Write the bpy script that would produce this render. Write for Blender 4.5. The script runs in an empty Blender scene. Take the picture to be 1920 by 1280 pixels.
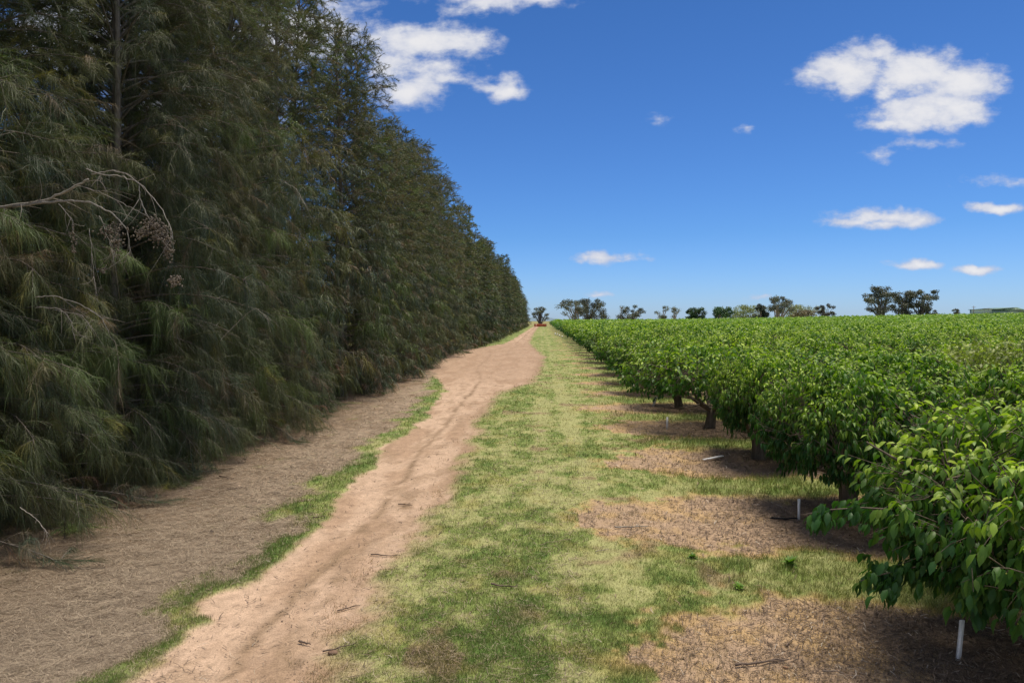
import bpy, math, random
import numpy as np
from math import radians as R, sin, cos, pi
S = bpy.context.scene
COL = S.collection

# ------------------------------------------------------------------ camera
CAMZ = 3.8
cam = bpy.data.cameras.new('camera'); camo = bpy.data.objects.new('camera', cam); COL.objects.link(camo)
cam.lens = 24; cam.sensor_width = 36; cam.clip_start = 0.1; cam.clip_end = 30000
camo.location = (0, 0, CAMZ); camo.rotation_euler = (R(90 - 1.79), 0, R(2.33))
S.camera = camo
S.view_settings.view_transform = 'Standard'; S.view_settings.look = 'None'
S.view_settings.exposure = 0.4; S.view_settings.gamma = 1.0
S.cycles.max_bounces = 6; S.cycles.transparent_max_bounces = 4; S.cycles.diffuse_bounces = 3

# ------------------------------------------------------------------ sun
SUN_EL, SUN_AZ = R(76), R(50)           # azimuth measured clockwise from +Y (ahead)
sl = bpy.data.lights.new('sun', 'SUN'); so = bpy.data.objects.new('sun', sl); COL.objects.link(so)
sl.energy = 3.5; sl.angle = R(28); sl.color = (1.0, 0.90, 0.74)
from mathutils import Vector
sd = Vector((sin(SUN_AZ) * cos(SUN_EL), cos(SUN_AZ) * cos(SUN_EL), sin(SUN_EL)))
so.rotation_euler = sd.to_track_quat('Z', 'Y').to_euler()

# ------------------------------------------------------------------ world: clear sky with scattered clouds, plus unseen clouds added for fill
W = bpy.data.worlds.new('World'); S.world = W; W.use_nodes = True
wn = W.node_tree; wn.nodes.clear()
class NG:
    def __init__(s, t): s.t = t
    def n(s, typ, **kw):
        nd = s.t.nodes.new(typ)
        for k, v in kw.items(): setattr(nd, k, v)
        return nd
    def put(s, sock, v):
        if hasattr(v, 'is_output') or isinstance(v, bpy.types.NodeSocket): s.t.links.new(v, sock)
        else: sock.default_value = v
    def m(s, op, a, b=0.0, c=0.0, clamp=False):
        nd = s.n('ShaderNodeMath', operation=op); nd.use_clamp = clamp
        s.put(nd.inputs[0], a); s.put(nd.inputs[1], b); s.put(nd.inputs[2], c); return nd.outputs[0]
    def v(s, op, a, b=(0, 0, 0)):
        nd = s.n('ShaderNodeVectorMath', operation=op); s.put(nd.inputs[0], a); s.put(nd.inputs[1], b)
        return nd.outputs['Value'] if op in ('LENGTH', 'DOT_PRODUCT') else nd.outputs[0]
    def noise(s, vec, scale, detail=4, rough=.55, out='Fac'):
        nd = s.n('ShaderNodeTexNoise'); s.put(nd.inputs['Vector'], vec)
        nd.inputs['Scale'].default_value = scale; nd.inputs['Detail'].default_value = detail
        nd.inputs['Roughness'].default_value = rough; return nd.outputs[out]
    def mr(s, val, a, b, c=0., d=1., smooth=True):
        nd = s.n('ShaderNodeMapRange'); nd.interpolation_type = 'SMOOTHSTEP' if smooth else 'LINEAR'
        s.put(nd.inputs['Value'], val)
        for i, x in zip((1, 2, 3, 4), (a, b, c, d)): nd.inputs[i].default_value = x
        return nd.outputs[0]
    def mix(s, f, a, b, blend='MIX'):
        nd = s.n('ShaderNodeMix', data_type='RGBA', blend_type=blend)
        s.put(nd.inputs[0], f); s.put(nd.inputs[6], a); s.put(nd.inputs[7], b); return nd.outputs[2]
g = NG(wn)
sky = g.n('ShaderNodeTexSky', sky_type='NISHITA'); sky.sun_disc = False
sky.sun_elevation = SUN_EL; sky.sun_rotation = SUN_AZ; sky.altitude = 250
sky.air_density = 1.0; sky.dust_density = 0.35; sky.ozone_density = 2.5
geo = g.n('ShaderNodeTexCoord'); D = geo.outputs['Generated']
sp = g.n('ShaderNodeSeparateXYZ'); g.put(sp.inputs[0], D)
tin = g.mix(g.mr(sp.outputs[2], 0, .12, smooth=False), (.60, .85, 1.44, 1), (.405, .715, 1.19, 1))
tin = g.mix(g.mr(sp.outputs[2], .12, .42, smooth=False), tin, (.31, .60, 1.0, 1))
skyc = g.mix(1.0, sky.outputs[0], tin, 'MULTIPLY')
bg1 = g.n('ShaderNodeBackground'); g.put(bg1.inputs[0], skyc); bg1.inputs[1].default_value = 0.08
yy = g.m('MAXIMUM', sp.outputs[1], 0.05)
cu = g.m('DIVIDE', sp.outputs[0], yy); cv = g.m('DIVIDE', sp.outputs[2], yy)
cmb = g.n('ShaderNodeCombineXYZ'); g.put(cmb.inputs[0], cu); g.put(cmb.inputs[1], cv); P0 = cmb.outputs[0]
wob = g.noise(P0, 9.0, 4, .6, 'Color')
wob = g.v('MULTIPLY', g.v('SUBTRACT', wob, (.5, .5, .5)), (0.060, 0.042, 0))
P1 = g.v('ADD', P0, wob)
sq = g.v('MULTIPLY', P0, (1, 1.7, 1)); fine = g.noise(sq, 22.0, 7, .62)
# (azimuth px, height px, half width, half height, amount) on the sky's own tangent grid (units of 1/1280)
CL = [(800, 78, 105, 34, 1.15), (865, 85, 75, 24, .9), (745, 110, 60, 45, .85), (770, 165, 75, 34, 1.0), (850, 150, 55, 14, .7),
      (825, 125, 50, 30, .6), (950, 165, 30, 24, 1.0), (915, 160, 50, 9, .6),
      (945, 12, 110, 20, .8), (1010, 8, 55, 18, .75), (870, 2, 70, 9, .5), (900, 22, 60, 12, .6),
      (1580, 150, 80, 38, 1.1), (1620, 118, 50, 30, .95), (1690, 160, 100, 42, 1.1), (1765, 172, 75, 42, 1.1), (1700, 226, 95, 30, 1.05),
      (1755, 214, 72, 34, 1.0), (1520, 150, 42, 14, .75), (1640, 240, 50, 14, .8), (1700, 275, 60, 9, .36), (1625, 290, 25, 8, .33),
      (1650, 412, 85, 17, 1.0), (1700, 418, 48, 13, .9), (1575, 425, 45, 7, .6), (1630, 425, 75, 11, .8),
      (1842, 393, 52, 10, .95), (1138, 485, 55, 11, .95), (1165, 490, 36, 5, .6),
      (1708, 502, 50, 10, 1.0), (1806, 508, 30, 9, .95), (1388, 252, 20, 9, .42), (1113, 549, 20, 6, .55), (1420, 551, 24, 5, .5),
      (1231, 224, 8, 7, .12), (1860, 348, 40, 8, .16), (560, 60, 160, 60, .9), (350, 200, 200, 70, .8), (120, 60, 150, 80, .9),
      (2150, 300, 120, 40, 1.0), (-300, 300, 250, 60, 1.), (2500, 150, 200, 80, 1.), (1200, -300, 200, 80, 1.), (700, -420, 260, 90, 1.), (1700, -600, 300, 90, 1.)]
acc = None; low = None
for (px, py, hw, hh, am) in CL:
    c = ((px - 1012) / 1280, (600 - py) / 1280, 0)
    q = g.v('LENGTH', g.v('MULTIPLY', g.v('SUBTRACT', P1, c), (1280 / hw, 1280 / hh, 0)))
    f = g.m('MULTIPLY', g.m('SUBTRACT', 1.25, q), am)
    acc = f if acc is None else g.m('SMOOTH_MAX', acc, f, 0.18)
dens = g.m('ADD', acc, g.m('MULTIPLY', g.m('SUBTRACT', fine, .5), 2.1))
fac = g.mr(dens, -0.08, 0.8)
fac = g.m('MULTIPLY', fac, g.mr(sp.outputs[1], 0.02, 0.15))
fill_clouds = g.m('MULTIPLY', g.m('MAXIMUM', g.mr(sp.outputs[2], .56, .68), g.mr(sp.outputs[1], 0.0, -.2)), g.mr(g.noise(D, 3.0, 6, .6), .38, .52))  # unseen clouds overhead and behind the camera, added for neutral ambient light
fac = g.m('MAXIMUM', fac, fill_clouds)
shade = g.noise(g.v('ADD', sq, (0.3, 0.012, 0)), 26.0, 4, .5)
thick = g.mr(g.m('ADD', dens, g.m('MULTIPLY', shade, 1.2)), 0.7, 2.0)
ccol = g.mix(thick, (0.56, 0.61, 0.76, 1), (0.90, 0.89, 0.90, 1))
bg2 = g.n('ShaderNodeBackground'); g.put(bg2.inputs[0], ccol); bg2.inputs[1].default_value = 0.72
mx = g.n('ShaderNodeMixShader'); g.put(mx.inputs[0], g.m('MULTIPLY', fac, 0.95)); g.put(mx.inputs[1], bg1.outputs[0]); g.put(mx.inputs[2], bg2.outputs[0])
wo = g.n('ShaderNodeOutputWorld'); g.put(wo.inputs[0], mx.outputs[0])

# ------------------------------------------------------------------ helpers
rng = np.random.default_rng(7)
def smooth(x, a, b):
    t = np.clip((x - a) / (b - a), 0, 1); return t * t * (3 - 2 * t)
def hsh(ix, iy, seed):
    h = (ix.astype(np.int64) * 374761393 + iy.astype(np.int64) * 668265263 + seed * 974634777) & 0xffffffff
    h = ((h ^ (h >> 13)) * 1274126177) & 0xffffffff
    h = ((h ^ (h >> 16)) * 2246822519) & 0xffffffff
    return ((h ^ (h >> 15)) & 0xffffff) / float(0xffffff)
def vn(x, y, s, seed):
    x = x * s; y = y * s; ix = np.floor(x); iy = np.floor(y); fx = x - ix; fy = y - iy
    fx = fx * fx * (3 - 2 * fx); fy = fy * fy * (3 - 2 * fy)
    a = hsh(ix, iy, seed); b = hsh(ix + 1, iy, seed); c = hsh(ix, iy + 1, seed); d = hsh(ix + 1, iy + 1, seed)
    return (a * (1 - fx) + b * fx) * (1 - fy) + (c * (1 - fx) + d * fx) * fy
def fbm(x, y, s, seed, o=4):
    t = 0; a = .5; n = 0
    for i in range(o):
        t = t + a * vn(x, y, s * 2 ** i, seed + i * 17); n += a; a *= .55
    return t / n
def terrain(x, y):
    x = np.asarray(x, float); y = np.asarray(y, float)
    z = 1.3 * np.clip((y - 15) / 235, 0, 1) * smooth(y, 10, 60)
    z = z + 2.5 * smooth(x, 15, 200) * smooth(y, 40, 250)
    z = z - 9 * smooth(y, 300, 620) * (1 + 0 * x)
    return z
def at(px, py, z=0.0):                    # the ground point that a spot of the survey sketch stands on
    Y = (CAMZ - z) * 1280 / (py - 600)
    for _ in range(4):
        X = (px - 1012) / 1280 * Y; Y = (CAMZ - float(terrain(X, Y))) * 1280 / (py - 600)
    return (px - 1012) / 1280 * Y, Y

class MB:
    def __init__(s): s.V = []; s.F3 = []; s.F4 = []; s.C = []; s.n = 0; s.M3 = []; s.M4 = []
    def add(s, V, F3=None, F4=None, col=(.5, .5, .5), mat=0):
        V = np.array(V, np.float32).reshape(-1, 3)
        if F3 is not None and len(F3):
            f = np.asarray(F3, np.int32).reshape(-1, 3); s.F3.append(f + s.n); s.M3.append(np.full(len(f), mat, np.int32))
        if F4 is not None and len(F4):
            f = np.asarray(F4, np.int32).reshape(-1, 4); s.F4.append(f + s.n); s.M4.append(np.full(len(f), mat, np.int32))
        c = np.asarray(col, np.float32)
        if c.ndim == 1: c = np.broadcast_to(c, (len(V), 3))
        s.V.append(V); s.C.append(c); s.n += len(V)
    def mesh(s, name, mats, smooth_=False):
        V = np.concatenate(s.V); C = np.concatenate(s.C)
        f3 = np.concatenate(s.F3) if s.F3 else np.zeros((0, 3), np.int32)
        f4 = np.concatenate(s.F4) if s.F4 else np.zeros((0, 4), np.int32)
        me = bpy.data.meshes.new(name); me.vertices.add(len(V)); me.vertices.foreach_set('co', V.ravel())
        lp = np.concatenate([f3.ravel(), f4.ravel()]).astype(np.int32)
        me.loops.add(len(lp)); me.loops.foreach_set('vertex_index', lp)
        st = np.concatenate([np.arange(len(f3)) * 3, len(f3) * 3 + np.arange(len(f4)) * 4]).astype(np.int32)
        me.polygons.add(len(st)); me.polygons.foreach_set('loop_start', st)
        if smooth_: me.polygons.foreach_set('use_smooth', np.ones(len(st), bool))
        mats = mats if isinstance(mats, (list, tuple)) else [mats]
        for m_ in mats: me.materials.append(m_)
        if len(mats) > 1:
            me.polygons.foreach_set('material_index', np.concatenate(s.M3 + s.M4).astype(np.int32))
        a = me.color_attributes.new('Col', 'FLOAT_COLOR', 'POINT')
        a.data.foreach_set('color', np.concatenate([C, np.ones((len(C), 1), np.float32)], 1).ravel())
        me.update(calc_edges=True); return me
def link(name, me, parent=None, loc=None):
    o = bpy.data.objects.new(name, me); COL.objects.link(o)
    if parent: o.parent = parent
    if loc is not None: o.location = loc
    return o
def tag(o, label=None, cat=None, group=None, kind=None):
    if label: o['label'] = label
    if cat: o['category'] = cat
    if group: o['group'] = group
    if kind: o['kind'] = kind
    return o
def unit(v): return v / np.maximum(np.linalg.norm(v, axis=-1, keepdims=True), 1e-9)
def tube(mb, P, r, k=6, col=(.3, .25, .2), cap=True):
    P = np.asarray(P, float); n = len(P); r = np.broadcast_to(np.asarray(r, float), (n,))
    T = unit(np.gradient(P, axis=0)); up = np.array([0, 0, 1.]) if abs(T[0, 2]) < .9 else np.array([1., 0, 0])
    A = unit(np.cross(T, up)); B = np.cross(T, A); th = np.linspace(0, 2 * pi, k, endpoint=False)
    V = P[:, None] + r[:, None, None] * (np.cos(th)[None, :, None] * A[:, None] + np.sin(th)[None, :, None] * B[:, None])
    i, j = np.meshgrid(np.arange(n - 1), np.arange(k), indexing='ij'); j2 = (j + 1) % k
    F = np.stack([i * k + j, i * k + j2, (i + 1) * k + j2, (i + 1) * k + j], -1).reshape(-1, 4)
    V = V.reshape(-1, 3); F3 = None
    if cap:
        V = np.concatenate([V, P[:1], P[-1:]]); a = np.arange(k); b = (a + 1) % k
        F3 = np.concatenate([np.stack([b, a, np.full(k, n * k)], -1), np.stack([(n - 1) * k + a, (n - 1) * k + b, np.full(k, n * k + 1)], -1)])
    mb.add(V, F3, F, col)
def tubes(mb, P, r, k=3, col=(.3, .25, .2)):     # P (N,n,3), r (n,) or (N,n): many thin twigs at once
    N, n, _ = P.shape; r = np.broadcast_to(np.asarray(r, float), (N, n))
    T = unit(np.gradient(P, axis=1)); up = np.where(np.abs(T[:, :1, 2:]) < .9, np.array([0, 0, 1.]), np.array([1., 0, 0]))
    A = unit(np.cross(T, np.broadcast_to(up, T.shape))); B = np.cross(T, A); th = np.linspace(0, 2 * pi, k, endpoint=False)
    V = P[:, :, None] + r[:, :, None, None] * (np.cos(th)[:, None] * A[:, :, None] + np.sin(th)[:, None] * B[:, :, None])
    i, j = np.meshgrid(np.arange(n - 1), np.arange(k), indexing='ij'); j2 = (j + 1) % k
    F = np.stack([i * k + j, i * k + j2, (i + 1) * k + j2, (i + 1) * k + j], -1).reshape(-1, 4)
    F = (F[None] + (np.arange(N) * n * k)[:, None, None]).reshape(-1, 4)
    c = np.asarray(col, np.float32)
    if c.ndim == 2: c = np.repeat(c, n * k, 0)
    mb.add(V.reshape(-1, 3), None, F, c)
def box(mb, c, s, col, rot=None):
    v = np.array([[x, y, z] for x in (-.5, .5) for y in (-.5, .5) for z in (-.5, .5)]) * np.asarray(s)
    if rot is not None: v = v @ np.asarray(rot).T
    mb.add(v + np.asarray(c), None, [[0, 1, 3, 2], [4, 6, 7, 5], [0, 4, 5, 1], [2, 3, 7, 6], [0, 2, 6, 4], [1, 5, 7, 3]], col)

# ------------------------------------------------------------------ materials
def base_mat(name):
    m = bpy.data.materials.new(name); m.use_nodes = True; t = m.node_tree; t.nodes.clear(); return m, NG(t)
def foliage_mat(name, rough, trans, tint=(1.25, 1.3, .6), var=.25, spec=.4, coat=0.):
    m, g = base_mat(name)
    at_ = g.n('ShaderNodeAttribute', attribute_name='Col'); oi = g.n('ShaderNodeObjectInfo')
    hs = g.n('ShaderNodeHueSaturation'); g.put(hs.inputs['Color'], at_.outputs['Color'])
    g.put(hs.inputs['Value'], g.mr(oi.outputs['Random'], 0, 1, 1 - var, 1 + var, False))
    g.put(hs.inputs['Hue'], g.mr(oi.outputs['Random'], 0, 1, .508, .492, False))
    p = g.n('ShaderNodeBsdfPrincipled'); g.put(p.inputs['Base Color'], hs.outputs[0]); p.inputs['Roughness'].default_value = rough
    p.inputs['Specular IOR Level'].default_value = spec; p.inputs['Coat Weight'].default_value = coat; p.inputs['Coat Roughness'].default_value = .3
    tr = g.n('ShaderNodeBsdfTranslucent'); g.put(tr.inputs[0], g.mix(1., hs.outputs[0], (*tint, 1), 'MULTIPLY'))
    x = g.n('ShaderNodeMixShader'); x.inputs[0].default_value = trans; g.put(x.inputs[1], p.outputs[0]); g.put(x.inputs[2], tr.outputs[0])
    o = g.n('ShaderNodeOutputMaterial'); g.put(o.inputs[0], x.outputs[0]); return m
def simple_mat(name, rough=.8, spec=.3, nscale=None, namp=.3, bump=0., stretch=(1, 1, 1), metal=0.):
    m, g = base_mat(name)
    at_ = g.n('ShaderNodeAttribute', attribute_name='Col'); c = at_.outputs['Color']
    p = g.n('ShaderNodeBsdfPrincipled')
    if nscale:
        tc = g.n('ShaderNodeTexCoord'); v = g.v('MULTIPLY', tc.outputs['Object'], stretch)
        nz = g.noise(v, nscale, 6, .65)
        c = g.mix(1., c, g.mr(nz, .25, .75, 1 - namp, 1 + namp), 'MULTIPLY')
        if bump:
            b = g.n('ShaderNodeBump'); b.inputs['Strength'].default_value = bump; b.inputs['Distance'].default_value = .02
            g.put(b.inputs['Height'], nz); g.put(p.inputs['Normal'], b.outputs[0])
    g.put(p.inputs['Base Color'], c); p.inputs['Roughness'].default_value = rough
    p.inputs['Specular IOR Level'].default_value = spec; p.inputs['Metallic'].default_value = metal
    o = g.n('ShaderNodeOutputMaterial'); g.put(o.inputs[0], p.outputs[0]); return m
M_LEAF = foliage_mat('cherry_leaf', .46, .26, (1.2, 1.5, .35), .14, .27, 0.)
M_NEEDLE = foliage_mat('casuarina_needle', .5, .2, (1.2, 1.2, .6), .25, .4)
M_GUM = foliage_mat('gum_leaf', .5, .15, (1.1, 1.1, .6), .15, .4)
M_GRASS = foliage_mat('grass_blade', .6, .25, (1.2, 1.2, .6), .0, .2)
M_BARK = simple_mat('bark', .9, .2, 14, .5, .6, (1, 1, .25))
M_TWIG = simple_mat('twig', .9, .15, 30, .35)
M_LITTER = simple_mat('dry_litter', .85, .2)
M_PLASTIC = simple_mat('white_plastic', .5, .4, 25, .12)
M_PAINT = simple_mat('painted_metal', .5, .4, 3, .12)
M_BRICK = simple_mat('red_brick', .9, .2, 8, .3)

# ------------------------------------------------------------------ ground: what grows or lies where
def prof(y, pts):
    a = np.array(pts); return np.interp(y, a[:, 0], a[:, 1])
ROADL = [(0, -4.2), (7.1, -4.3), (8.9, -4.45), (11, -4.0), (14.7, -4.25), (19.5, -4.6), (27, -4.45), (36, -5.0), (44, -6.8), (52, -8.6), (75, -9.5), (86, -7.2), (96, -5.0), (120, -4.4), (180, -3.6), (262, -2.4), (400, -2)]
ROADR = [(0, -1.8), (7.1, -1.95), (9.2, -2.2), (11, -2.1), (13.5, -1.9), (19.5, -1.95), (28, -2.2), (35, -1.9), (41, -.3), (52, .2), (66, .6), (80, -.4), (100, -1.5), (180, -1.2), (262, -.2), (400, 0)]
VERGE = [(0, -5.0), (7.1, -5.0), (10, -5.4), (11.3, -5.15), (16, -5.2), (21, -5.5), (35, -5.8), (42, -6.8), (60, -8.2), (80, -9.6), (120, -9.5), (400, -9)]
ROW0, ROWD, NROW = 7.7, 5.45, 45
def masks(x, y):
    w1 = (fbm(x, y, .9, 1, 4) - .5); w2 = (fbm(x, y, 3.5, 5, 3) - .5); w3 = fbm(x, y, .35, 9, 3) - .5
    rl = prof(y, ROADL) + w1 * 1.0 + w2 * .35; rr = prof(y, ROADR) + w1 * .9 + w2 * .45
    e = .12
    road = smooth(x, rl - e, rl + e) * (1 - smooth(x, rr - .35, rr + .3))
    vg = prof(y, VERGE) + w1 * 1.3 + w3 * 1.5 + .35 * smooth(y, 40, 30)
    litter = 1 - smooth(x + w2 * .8, vg - .3, vg + .25)
    # orchard strips
    ph = (y - ROW0 + 2.4) / ROWD; k = np.floor(ph); f = np.abs((ph - k) * ROWD - 2.4 + .25)
    tip = .95 + 1.1 * hsh(k, k * 0, 31) + (k > 4) * .7 + w3 * 1.2
    tip = np.where(k == 0, .95, np.where(k == 1, .75, np.where(k == 2, 1.7, tip)))
    half = np.interp(k, [0, 3, 4, 5, 6, 9], [1.72, 1.8, 1.4, 1.15, .95, .9]) + w1 * 1.5 + w2 * .9
    half = half * np.clip((x - tip + w2 * 2.2 + w1 * 1.5) / 2.4, 0, 1) ** .5
    ok = (y > 2) & (y < ROW0 + ROWD * NROW) & (k >= -1)
    strip = smooth(half - f, -.12, .25) * ok * (x > tip)
    dry = smooth(half - f, -.45, .05) * (1 - smooth(half - f, .1, .9)) * ok * smooth(x, tip - .6, tip)
    return road, litter, strip, dry, f, w1, w2, w3
def lerp(a, b, t): return a + (b - a) * np.asarray(t)[..., None]
def c3(*a): return np.array(a, float)
SAND, SAND2, SOIL = c3(.47, .335, .238), c3(.36, .245, .165), c3(.24, .165, .105)
G_PALE, G_MID, G_DARK, G_YEL = c3(.31, .31, .135), c3(.185, .23, .07), c3(.095, .165, .042), c3(.30, .27, .10)
DRY, MULCH, MULCH2, LIT, LIT2 = c3(.42, .285, .135), c3(.36, .255, .17), c3(.15, .108, .078), c3(.32, .245, .175), c3(.19, .132, .085)
SPOTS = [(1.35, 13.2, .75, .8, .30), (1.3, 7.6, .9, .8, .22), (1.2, 19.6, .6, 1.2, .25), (-.3, 8.2, 1.6, 1.5, .10), (-4.6, 10.6, .6, 1.2, .2), (0, 12, .9, 3.5, .07), (1.1, 26, .4, 16, -.17), (.0, 24, .35, 14, -.12)]
def greenness(x, y, w3):
    a = fbm(x, y, 2.1, 41, 6); b = fbm(x, y * .5, .45, 47, 3); a2 = fbm(x, y, 9, 43, 3)
    g_ = .50 * a + .24 * b + .26 * a2
    # wheel lines of the mower and the ute, along the track
    g_ = g_ - .05 * np.exp(-((x - .35 - .25 * (w3)) / .22) ** 2) - .06 * np.exp(-((x - 1.15) / .3) ** 2) * (y > 9)
    for (px_, py_, rx_, ry_, am_) in SPOTS:
        cx_, cy_ = px_, py_; q_ = ((x - cx_) / rx_) ** 2 + ((y - cy_) / ry_) ** 2; g_ = g_ + am_ * np.exp(-q_ * 1.5) * (.6 + .8 * a)
    return smooth(g_, .31, .68)
def ground_colour(x, y):
    road, litter, strip, dry, f, w1, w2, w3 = masks(x, y)
    gr = greenness(x, y, w3); n4 = fbm(x, y, 6, 61, 3); n5 = fbm(x, y, 2.2, 67, 4)
    c = lerp(G_PALE, G_MID, smooth(gr, .12, .62)); c = lerp(c, G_DARK, smooth(gr, .75, 1) * .8)
    c = lerp(c, G_YEL, smooth(n5, .55, .8) * .6)
    lush = smooth(x, 2.4, 4) * (1 - strip) * (y < 250)
    c = lerp(c, G_MID * .8, lush * .6 * smooth(n5, .3, .6))
    soil_patch = np.clip(smooth(fbm(x, y, .8, 71, 4), .66, .76) * (x > -1.5) * (x < 4) + np.clip(1.6 * np.exp(-(((x + .15) / .38) ** 2 + ((y - 8.6) / .42) ** 2)) + 1.3 * np.exp(-(((x + 1.15) / .22) ** 2 + ((y - 8.3) / .9) ** 2)) - .9 + w2 * 1.2, 0, 1), 0, 1)
    c = lerp(c, SOIL * 1.0, soil_patch * .7)
    c = lerp(c, DRY, dry * .75)
    mul = lerp(MULCH, MULCH2, smooth(x, 3.4, 5.2) * (.5 + .5 * smooth(n4, .3, .6)))
    mul = lerp(mul, DRY, smooth(n5, .42, .7) * .7 * (1 - smooth(x, 3.8, 5.0)))
    c = lerp(c, mul, strip)
    # verge gets greener
    c = lerp(c, G_DARK, (1 - smooth(x, -4.4, -3.9)) * smooth(fbm(x, y, .8, 77, 3), .42, .6) * .55)
    track = np.exp(-((x - (prof(y, ROADL) * .56 + prof(y, ROADR) * .44) - .35 * w1) / .11) ** 2) + .6 * np.exp(-((x - (prof(y, ROADL) * .38 + prof(y, ROADR) * .62) - .5 * w1) / .22) ** 2) * smooth(w3, -.1, .1)
    s = lerp(SAND, SAND2, smooth(fbm(x * 1.6, y * .4, .9, 83, 5), .44, .66)); s = lerp(s, SOIL * 1.1, .5 * smooth(fbm(x * 2.2, y * .8, 1.1, 84, 5), .58, .72)); s = lerp(s, SOIL, np.clip(track * .85 * smooth(n5, .25, .5) + .5 * smooth(n5, .66, .8), 0, 1))
    far = smooth(y, 34, 48) * (1 - smooth(y, 90, 110)); s = lerp(s, SAND2 * .92, far * .6)
    s = lerp(s, SOIL * 1.1, (1 - smooth(prof(y, ROADR) - x, .1, .9)) * .6 * smooth(n4, .3, .6))
    c = lerp(c, s, road)
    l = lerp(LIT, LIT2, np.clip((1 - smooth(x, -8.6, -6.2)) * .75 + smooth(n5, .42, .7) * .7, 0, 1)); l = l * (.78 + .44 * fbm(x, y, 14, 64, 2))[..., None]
    l = lerp(l, G_MID, smooth(fbm(x, y, 2.2, 88, 3), .7, .8) * .4)
    c = lerp(c, l, litter * (1 - road))
    fieldm = np.clip(1 - smooth(x, -16, -13) + smooth(y, 262, 280), 0, 1)
    c = lerp(c, lerp(c3(.20, .20, .075), c3(.30, .26, .11), n5), fieldm)
    return c * (.80 + .4 * n4[..., None])
M_GROUND, g = base_mat('ground')
at_ = g.n('ShaderNodeAttribute', attribute_name='Col'); tc = g.n('ShaderNodeTexCoord'); ob = tc.outputs['Object']
n1 = g.noise(ob, 55, 5, .7); n2 = g.noise(ob, 11, 5, .65)
c = g.mix(1., at_.outputs['Color'], g.mr(n1, .3, .7, .66, 1.34, False), 'MULTIPLY')
c = g.mix(1., c, g.mr(n2, .3, .7, .84, 1.16, False), 'MULTIPLY')
p = g.n('ShaderNodeBsdfPrincipled'); g.put(p.inputs['Base Color'], c); p.inputs['Roughness'].default_value = .95; p.inputs['Specular IOR Level'].default_value = .1
b = g.n('ShaderNodeBump'); b.inputs['Strength'].default_value = .5; b.inputs['Distance'].default_value = .03
g.put(b.inputs['Height'], g.m('ADD', n2, g.m('MULTIPLY', n1, .4))); g.put(p.inputs['Normal'], b.outputs[0])
o = g.n('ShaderNodeOutputMaterial'); g.put(o.inputs[0], p.outputs[0])
def bumpz(x, y):
    road, litter, strip, dry, f, w1, w2, w3 = masks(x, y)
    near = 1 - smooth(y, 60, 120)
    z = .025 * (1 - road) * (1 - litter) * (1 - strip) + .03 * (fbm(x, y, 1.5, 93, 3) - .5) + .05 * (fbm(x, y, 5, 97, 2) - .5) * (1 - road) + .09 * (fbm(x, y, .3, 99, 2) - .5)
    z = z - .035 * np.exp(-((x + 3.6 - .3 * w1) / .35) ** 2) * road - .03 * np.exp(-((x + 2.35 - .3 * w1) / .3) ** 2) * road
    return z * near
def gz(x, y): return terrain(x, y) + bumpz(x, y)
xs = np.concatenate([-np.geomspace(9, 6000, 60)[::-1], np.arange(-8.9, -5.5, .09), np.arange(-5.5, 4.0, .045), np.arange(4.0, 9, .07), np.geomspace(9.1, 6000, 90)])
ys = [-200, -100, -50, -25, -12, -6, -2, 1, 3, 4.5]
yv = 5.2
while yv < 9000: ys.append(yv); yv *= 1.0075 if yv < 90 else (1.012 if yv < 400 else 1.06)
ys = np.array(ys); X, Y = np.meshgrid(xs, ys); x = X.ravel(); y = Y.ravel()
mb = MB(); nx = len(xs); i, j = np.meshgrid(np.arange(len(ys) - 1), np.arange(nx - 1), indexing='ij')
F = np.stack([i * nx + j, i * nx + j + 1, (i + 1) * nx + j + 1, (i + 1) * nx + j], -1).reshape(-1, 4)
mb.add(np.stack([x, y, gz(x, y)], -1), None, F, ground_colour(x, y))
tag(link('ground', mb.mesh('ground', M_GROUND, True)), 'sandy track and patchy mown grass ground between tree hedge and orchard', kind='structure')

# distant hills beyond the end of the track
mb = MB(); th = np.linspace(-.9, .9, 160)
hh = 55 + 60 * fbm(th * 8, th * 0, 1, 5, 4) + 0; hh = 14 + (hh - 14) * (1 - smooth(th, .0, .05))
rr = [(6500, -30), (7200, .55), (8000, 1.0), (9500, .4)]
V = [];
for r_, f_ in rr:
    V.append(np.stack([np.sin(th) * r_, np.cos(th) * r_, np.where(f_ < 0, -30, -30 + (hh + 30) * f_ * .62) + 0 * th], -1))
V = np.concatenate(V); i, j = np.meshgrid(np.arange(3), np.arange(159), indexing='ij')
mb.add(V, None, np.stack([i * 160 + j, i * 160 + j + 1, (i + 1) * 160 + j + 1, (i + 1) * 160 + j], -1).reshape(-1, 4), (.16, .22, .26))  # blue-grey of distance haze is put into the hill colour
tag(link('hills', mb.mesh('hills', simple_mat('hill', .95, .1, .004, .3), True)), kind='structure')

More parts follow.
